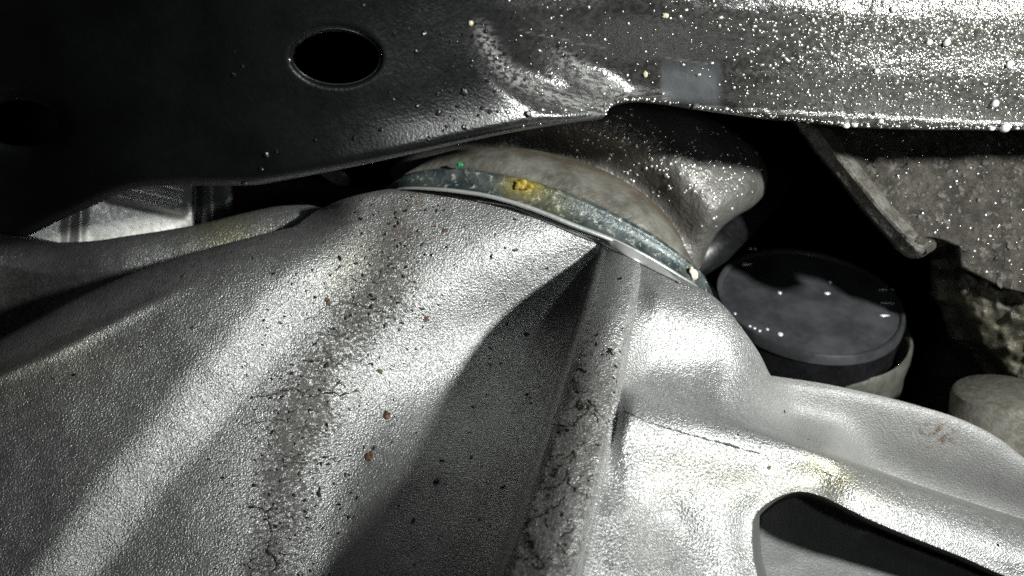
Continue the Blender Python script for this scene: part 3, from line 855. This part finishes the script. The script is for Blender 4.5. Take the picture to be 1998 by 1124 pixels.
# ================================================================== DIRTY BRACKET, LUMP, BOSS
BK = thing('steel_bracket', 'dirt-caked steel bracket plate hanging below the black crossmember at right', 'bracket', P(1800, 300, 330))
br_edge = spline([(1520, 190), (1548, 232), (1600, 300), (1645, 356), (1690, 412), (1735, 462), (1760, 489), (1786, 503)], 6)
br_poly = np.vstack([br_edge, spline([(1800, 500), (1824, 486), (1826, 472), (1806, 462), (1840, 466), (1872, 480)], 4), [(1880, 520), (1960, 560), (2080, 590), (2330, 640), (2330, 180)]])
def br_depth(p):
    x, y = p[:, 0], p[:, 1]
    de, sg, par = seg_dist(p, br_edge)
    d = 330 + 0.03 * (x - 1700) - 0.02 * (y - 350)
    d += 0.0 * de + 1.0 * sm((de - 26) / 30) - 1.2 * gauss(de - 30, 14) + 12 * np.clip(1 - de / 24, 0, 1)
    d += (fbm(x, y, 46) - 0.5) * 5.0 + (fbm(x + 50, y, 18) - 0.5) * 1.6
    d -= 3.5 * gauss(np.hypot(x - 1795, y - 478), 22)
    d += 2.5 * sm((y - 470) / 60) * sm((x - 1820) / 40)
    return d
relief('plate', br_poly, br_depth, M['caked'], BK, 3.5, 4.0)
M['clod'] = simple('brown_road_dirt', (0.055, 0.049, 0.038), 0.6, grain=900, bump=0.0004, col2=(0.018, 0.016, 0.012), nscale=300)
_, a, nn, rr = scatter(br_depth, 800, lambda q: inside(q, br_poly) * (0.25 + 0.75 * (fbm(q[:, 0], q[:, 1], 70) > 0.5)) * (seg_dist(q, br_edge)[0] > 30), (1540, 200, 2040, 600), 1.5, 6.5, 3.0)
o = blobs('dirt_clods', a, nn, rr, M['clod'], BK, 0.3, 0.7, True, stretch=0.8 + rng.random(len(rr)))
_, a, nn, rr = scatter(br_depth, 130, lambda q: inside(q, br_poly) * 1.0, (1540, 250, 2040, 560), 1.2, 3.6, 2.0)
o = blobs('water_beads', a, nn, rr, M['bead'], None, 0.7, 0, True); tag(o, 'sparse wet beads on the dirt-caked bracket', 'water')
# worn bright edge strip
st = br_edge[:-1]; nv = np.array([0.80, -0.60])
rows = []
for s_, lf in ((-1, -9.0), (0, -3.0), (0.5, -2.2), (19, 1.2), (20, 1.5), (25, 1.9), (32, 1.0), (40, 0.0), (46, -1.5)):
    pp = st + nv * s_
    dd = br_depth(st + nv * 24) 
    wob = (fbm(pp[:, 0], pp[:, 1], 30) - 0.5) * 1.5
    rows.append(P(pp[:, 0], pp[:, 1], dd - 0.8 - lf + wob))
o = loft('edge_flange', rows, M['plate_edge'], BK); o.data.set_sharp_from_angle(angle=math.radians(28)); o['label'] = 'worn pale edge of the bracket'
tip_poly = spline([(1752, 478), (1768, 494), (1786, 504), (1806, 498), (1822, 482), (1824, 470), (1806, 463), (1790, 462), (1772, 462)], 4, True)
o = relief('folded_tip', tip_poly, lambda p: 327.5 + 5 * sm(1 - seg_dist(p, tip_poly, True)[0] / 16) ** 2 + (fbm(p[:, 0], p[:, 1], 16) - 0.5) * 2.5 - 2.0 * gauss(seg_dist(p, np.array([(1770, 470), (1796, 490)]))[0], 7), M['plate_edge'], BK, 4, 3)
o['label'] = 'blunt folded-over tip of the bracket'

LP = thing('cast_mount', 'dark oily lump of casting below the bracket at the right edge', 'engine mount', P(1950, 580, 350))
lp_poly = np.vstack([spline([(1850, 440), (1858, 500), (1862, 545), (1860, 575), (1878, 602), (1888, 640), (1900, 668), (1930, 690), (1962, 730), (1990, 760)], 5), [(2330, 800), (2330, 440)]])
def lp_depth(p):
    x, y = p[:, 0], p[:, 1]
    de = seg_dist(p, lp_poly[:46])[0]; u = np.clip(1 - de / 40, 0, 1)
    return 349 + 10 * (1 - np.sqrt(1 - .98 * u * u)) + 0.12 * np.maximum(y - 570, 0) + (fbm(x, y, 60) - 0.5) * 16 + (fbm(x + 9, y, 22) - .5) * 4
relief('mount_body', lp_poly, lp_depth, M['lump'], LP, 20, 4.0)
bd = 345.0; rb = 93 * bd / F / 1000
BS = thing('casting_boss', 'pale stained round boss standing behind the right-hand flange', 'boss', P(1953, 800, bd))
bc = P(1955, 762, bd)
lathe('boss_wall', bc, (-0.03, -0.30, 0.95), [(rb * 1.0, -0.020), (rb, -0.003), (rb * 0.97, -0.0008), (rb * 0.9, 0), (0, 0.0004)], M['boss'], BS, 96)

# dark hoses at the back right
for nm, pts, rad, m, lab in [('coolant_hose', [(1900, 560, 430), (1880, 640, 430), (1850, 720, 440), (1800, 840, 450)], 0.011, 'hose', 'dark brown hose hanging behind the pale boss'),
                             ('heater_hose', [(430, 392, 470), (540, 385, 465), (640, 395, 465), (760, 420, 470)], 0.0085, 'hose_red', 'dark red hose in the gap beside the heat shield')]:
    q = spline(pts, 8); o = tube(nm, P(q[:, 0], q[:, 1], q[:, 2]), rad, M[m], None, 24); tag(o, lab, 'hose')
# small dim metal clip seen in the gap
CL = relief('metal_clip', spline([(622, 335), (650, 328), (680, 345), (676, 362), (650, 358)], 4, True), lambda p: 400 + 0.15 * (p[:, 1] - 345) + 3 * gauss(p[:, 0] - 650, 12), M['shield_dark'], None, 3, 4)
tag(CL, 'small dim metal clip in the dark gap under the crossmember', 'clip')

# ================================================================== HEAT SHIELD
HS = thing('heat_shield', 'bright pressed aluminium heat shield seen through the gap at left', 'heat shield', P(240, 420, 430))
hs_poly = spline([(-60, 330), (150, 320), (330, 325), (372, 330), (374, 400), (372, 480), (300, 510), (100, 520), (-60, 520)], 4, True)
def hs_depth(p):
    x, y = p[:, 0], p[:, 1]
    d = 420 + 0.08 * (x - 200) + 0.02 * (y - 400)
    for a, b, wd, h in (((215, 378), (352, 409), 9, -4), ((150, 318), (358, 372), 14, -3)):
        d += h * gauss(seg_dist(p, np.array([a, b], float))[0], wd)
    d += 1.6 * gauss(x - 140 + 0.06 * (y - 400), 12) - 1.0 * gauss(x - 156 + 0.06 * (y - 400), 12)
    return d
relief('panel', hs_poly, hs_depth, M['shield'], HS, 2, 4)
hs2 = np.array([(370, 325), (440, 325), (450, 350), (453, 400), (440, 445), (372, 480)], float)
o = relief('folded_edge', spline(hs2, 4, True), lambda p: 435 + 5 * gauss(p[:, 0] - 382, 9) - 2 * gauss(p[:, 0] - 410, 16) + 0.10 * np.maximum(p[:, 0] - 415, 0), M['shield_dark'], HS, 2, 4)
o['label'] = 'darker folded end of the heat shield'

# ================================================================== BLACK CROSSMEMBER
CM = thing('crossmember', 'black painted steel crossmember across the top with an oval hole and wet gritty right end', 'crossmember', P(900, 100, 240))
cm_bot = np.vstack([spline([(-400, 440), (-100, 452), (0, 456), (42, 460), (100, 432), (180, 396), (250, 368), (330, 361), (430, 360), (490, 359), (530, 353), (600, 340), (700, 320), (800, 298), (900, 276), (1000, 255), (1100, 239), (1176, 229)], 4),
                    spline([(1184, 222), (1188, 211), (1205, 202), (1240, 196), (1290, 200), (1350, 209), (1420, 219), (1500, 230), (1560, 236), (1640, 244), (1750, 249), (1850, 251), (1998, 251), (2100, 250), (2600, 244)], 4)])
cm_poly = np.vstack([cm_bot, [(2600, -90), (-400, -90)]])
def ell(cx, cy, rx, ry, rot, n=72):
    a = np.linspace(0, 2 * math.pi, n, endpoint=False); c, s = math.cos(rot), math.sin(rot)
    x, y = rx * np.cos(a), ry * np.sin(a)
    return np.stack([cx + x * c - y * s, cy + x * s + y * c], -1)
hole1 = ell(655, 110, 86, 54, 0.06); hole2 = ell(36, 238, 80, 46, 0.1)
arc1 = spline([(925, -60), (928, 20), (940, 80), (985, 146), (1060, 188), (1130, 212), (1190, 226)], 6)
arc2 = spline([(1000, -60), (1010, 20), (1045, 75), (1095, 120), (1150, 160), (1240, 200), (1290, 206)], 6)
def cm_depth(p):
    x, y = p[:, 0], p[:, 1]
    d = 264 + (0.060 - 0.048 * sm((x - 1250) / 450) * (1 - sm((y - 120) / 130))) * y + 0.004 * (x - 600)
    db = seg_dist(p, cm_bot)[0]
    left = 1 - sm((x - 1150) / 80)
    d -= left * 0.075 * np.maximum(120 - db, 0) ** 2 / 240.0 * sm((x - 420) / 400)       # face turns toward the viewer near the lower edge
    xq = 60 * np.log1p(np.exp((np.clip(x, -200, 1180) - 640) / 60.0)); d += 0.050 * (xq - 540)
    R = 24; u = np.clip(1 - db / R, 0, 1)
    d += 3.5 * (1 - np.sqrt(1 - 0.98 * u * u))
    for arc, h in ((arc1, 4.5), (arc2, 4.0)):
        da, sg, par = seg_dist(p, arc); s = da * -sg
        d += h * sm((s + 38) / 76.0) * (0.25 + 0.75 * sm((y - 10) / 130))
    d -= 0.034 * np.maximum(x - 1330, 0) * 0 
    # left end folds back
    d += 14 * sm((300 - x) / 330) * sm((y - 120) / 250)
    # rolled lip of the big hole
    for h, a, wd in ((hole1, 2.4, 13), (hole2, 5, 40)):
        dh = seg_dist(p, h, True)[0]; u = np.clip(1 - dh / wd, 0, 1)
        d += a * (1 - np.sqrt(1 - 0.98 * u * u))
    d += (fbm(x, y, 260) - 0.5) * 2.0
    right = sm((x - 1180) / 200)
    d += right * (fbm(x, y, 40) - 0.5) * 0.8
    return d
def cm_grit(p):
    x, y = p[:, 0], p[:, 1]
    g = sm((x - 1220) / 650) * 0.80 + 0.30 * sm((x - 930) / 160)
    g *= 1 - 0.9 * patch_mask(p)
    return np.clip(g * (0.5 + 0.9 * fbm(x, y, 130)), 0, 1)
def patch_mask(p):
    x, y = p[:, 0], p[:, 1]
    return sm((x - 1284) / 10) * (1 - sm((x - 1392) / 26)) * sm((y - 96) / 60)
def cm_scuff(p):
    d1, sg1, p1 = seg_dist(p, arc1); d2, sg2, p2 = seg_dist(p, arc2)
    s = 0.8 * gauss(d1 * -sg1 - 8, 17) * sm((p1 - 0.18) / 0.15) + 0.8 * gauss(d2 * -sg2 - 8, 17) * sm((p2 - 0.35) / 0.2)
    s += 0.5 * gauss(seg_dist(p, np.array([(1015, 60), (1180, 94)]))[0], 2.2) + 0.4 * gauss(seg_dist(p, np.array([(1300, 112), (1400, 128)]))[0], 2.0)
    return np.clip(s, 0, 1)
relief('channel', cm_poly, cm_depth, M['black'], CM, 3.0, 4.6, [hole1, hole2], [(arc1, 30, 3.0), (arc2, 30, 3.0)], 3.0, {'grit': cm_grit, 'scuff': cm_scuff, 'patch': patch_mask})
# rolled rim inside the oval hole
aa, nn = normal_at(cm_depth, hole1[:, 0], hole1[:, 1])
hc = np.array([655, 110.0]); rows = []
for sc_f, dd in ((1.03, 0.1), (1.0, -0.1), (0.985, 0.5), (0.975, 1.6), (0.975, 4.5)):
    q = hc + (hole1 - hc) * sc_f; q = np.vstack([q, q[:1]])
    z = cm_depth(hc + (np.vstack([hole1, hole1[:1]]) - hc) * 1.02)
    rows.append(P(q[:, 0], q[:, 1], z + dd))
o = loft('hole_rim', rows, M['black_plain'], CM); o['label'] = 'rolled rim of the oval hole'
# closed back of the box section, coloured near-black for the shade inside
bk = np.array([(-400, -90), (-400, 415), (-100, 430), (250, 345), (480, 335), (1150, 185), (2600, 215), (2600, -90)], float)
relief('inner_wall', bk, lambda p: 300 + 0.06 * p[:, 1] + 6 + 0 * p[:, 0], M['dark'], CM, 2.0, 60, edge_step=40)

# grit, beads and drops on the crossmember
def cw(q):
    x, y = q[:, 0], q[:, 1]
    a = sm((x - 1150) / 820) ** 1.5 * (0.35 + 0.65 * sm((250 - y) / 220)) + 0.04 * sm((x - 900) / 200) + 0.0006
    return inside(q, cm_poly) * a * (1 - 0.85 * patch_mask(q))
_, a, nn, rr = scatter(cm_depth, 3000, cw, (0, -20, 2010, 256), 1.1, 4.4, 3.0)
o = blobs('water_beads', a, nn, rr, M['bead'], None, 0.5, 0, False, stretch=1 + 1.3 * rng.random(len(rr)) ** 2, spread=0.5); tag(o, 'glittering wet beads covering the right end of the black crossmember', 'water')
def ew(q):
    d = seg_dist(q, cm_bot)[0]
    return (d < 5) * (q[:, 0] > 1180) * inside(q, cm_poly) + 0.0
_, a, nn, rr = scatter(cm_depth, 240, ew, (1180, 190, 2010, 256), 1.2, 4.0, 2.2)
o = blobs('edge_beads', a, nn, rr, M['bead'], None, 0.9, 0, True); tag(o, 'row of small wet beads along the lower edge of the crossmember', 'water')
def gw(q):
    x, y = q[:, 0], q[:, 1]
    return inside(q, cm_poly) * (~inside(q, hole1)) * (~inside(q, hole2)) * (gauss(np.hypot((x - 940) / 1.1, y - 150), 130) * 0.8 + 0.05 * (x > 450))
_, a, nn, rr = scatter(cm_depth, 170, gw, (200, 0, 1300, 360), 1.0, 5.5, 3.5)
o = blobs('tar_specks', a, nn, rr, M['speck'], None, 0.8, 0.6, True); tag(o, 'scattered black tar specks on the dark face of the crossmember', 'dirt')
lumps = [(1259, 144, 6, 'sand', 'yellowish sand grain left of the smooth grey patch'), (1298, 30, 7, 'sand', 'pale grey sand grain near the top edge of the picture'), (918, 45, 6, 'sand', 'dull pale grain left of the scuffed bend'),
         (906, 178, 9, 'speck', 'shiny black tar lump below the scuffed bend'), (856, 220, 7, 'speck', 'long black tar lump between the hole and the bend'), (1030, 222, 8, 'speck', 'black tar lump above the lower edge of the crossmember'),
         (520, 302, 6, 'speck', 'left one of two tar lumps below the oval hole'), (540, 296, 4, 'speck', 'right one of two tar lumps below the oval hole'), (476, 357, 6, 'speck', 'tar lump on the lower edge above the heat shield'), (692, 269, 6, 'speck', 'tar lump below and right of the oval hole')]
for px, py, r, m, lab in lumps:
    single('sand_grain' if m == 'sand' else 'tar_lump', px, py, r, M[m], cm_depth, lab, 'dirt', 0.5, 0.7, True, 'grains and lumps stuck on the crossmember')
drops = [(1650, 247, 9, 'clear drop with a bubble-like ring at the crossmember edge'), (1668, 242, 7, 'bright drop just right of the ring-like drop'), (1718, 235, 7, 'drop above the yellowish edge sliver'), (1934, 252, 9, 'clear round drop hanging left of the brightest drop'),
         (1960, 246, 13, 'brightest and biggest drop on the lower crossmember edge'), (1984, 251, 7, 'last drop at the right end of the crossmember edge'), (1940, 200, 10, 'big white drop above the hanging drops'), (1968, 126, 9, 'big white drop near the right picture edge'), (1707, 223, 7, 'drop in the bright smear above the bracket'),
         (1812, 82, 8, 'left one of two big drops high on the crossmember'), (1846, 82, 9, 'right one of two big drops high on the crossmember'), (1742, 18, 8, 'big drop near the top edge of the picture'), (1710, 138, 7, 'drop in the middle of the glittering face')]
for px, py, r, lab in drops:
    single('water_drop', px, py, r, M['bead'] if px % 2 else M['glint'], cm_depth, lab, 'water drop', 0.0, 0.8, True, 'larger water drops on the crossmember', 1.1, 0.35)
# wet marks on the cap, strung drops at its lower rim
capx = axis.to_track_quat('Z', 'Y').to_matrix()
def cap_point(px, py):
    o0 = Vector((0, 0, 0)); r = Vector(P(px, py, 1000)); c = Vector(capc)
    return r * ((c @ axis) / (r @ axis))
for px, py, r, stx, lab in [(1521, 572, 6, 1, 'single bright drop on the left half of the cap'), (1522, 653, 8, 1, 'brightest drop near the lower rim of the cap'), (1464, 486, 5, 1, 'left drop of a touching pair high on the cap'), (1473, 486, 5, 1, 'right drop of a touching pair high on the cap'), (1620, 551, 5, 1, 'drop at the shadow edge in the middle of the cap'), (1614, 573, 5, 1.8, 'faint bluish smear of water in the middle of the cap'), (1457, 516, 5, 3, 'faint long smear of water high on the left of the cap'),
                      (1730, 566, 4.5, 5, 'upper one of three wet streaks on the right of the cap'), (1732, 592, 4.5, 4.5, 'middle one of three wet streaks on the right of the cap'), (1726, 616, 3.5, 4, 'lower one of three wet streaks on the right of the cap'),
                      (1463, 637, 4.5, 1, 'first of the beads strung along the lower left rim of the cap'), (1472, 641, 4.5, 1, 'second of the beads strung along the lower left rim of the cap'), (1482, 646, 4.5, 1, 'third of the beads strung along the lower left rim of the cap'), (1497, 643, 4.5, 1, 'last of the beads strung along the lower left rim of the cap'), (1434, 612, 4, 1, 'lone bead where the cap meets the housing edge')]:
    q = cap_point(px, py); rad = r * q.y / F * 0.75
    bv, bf = ICO2
    vv = bv * rad * np.array([stx, 1, 0.5]); ang = 0.0
    loc = np.array(q) + np.array(axis) * rad * 0.2
    ex = np.array([0.93, 0.25, -0.27]) ; ax_ = np.array(axis); ex = ex - ax_ * (ex @ ax_); ex /= np.linalg.norm(ex); ey = np.cross(ax_, ex)
    vv = loc + vv[:, :1] * ex + vv[:, 1:2] * ey + vv[:, 2:] * ax_
    o = new_mesh('water_drop', vv, bf, M['glint'], None); tag(o, lab, 'water drop', 'water drops on the drum cap')
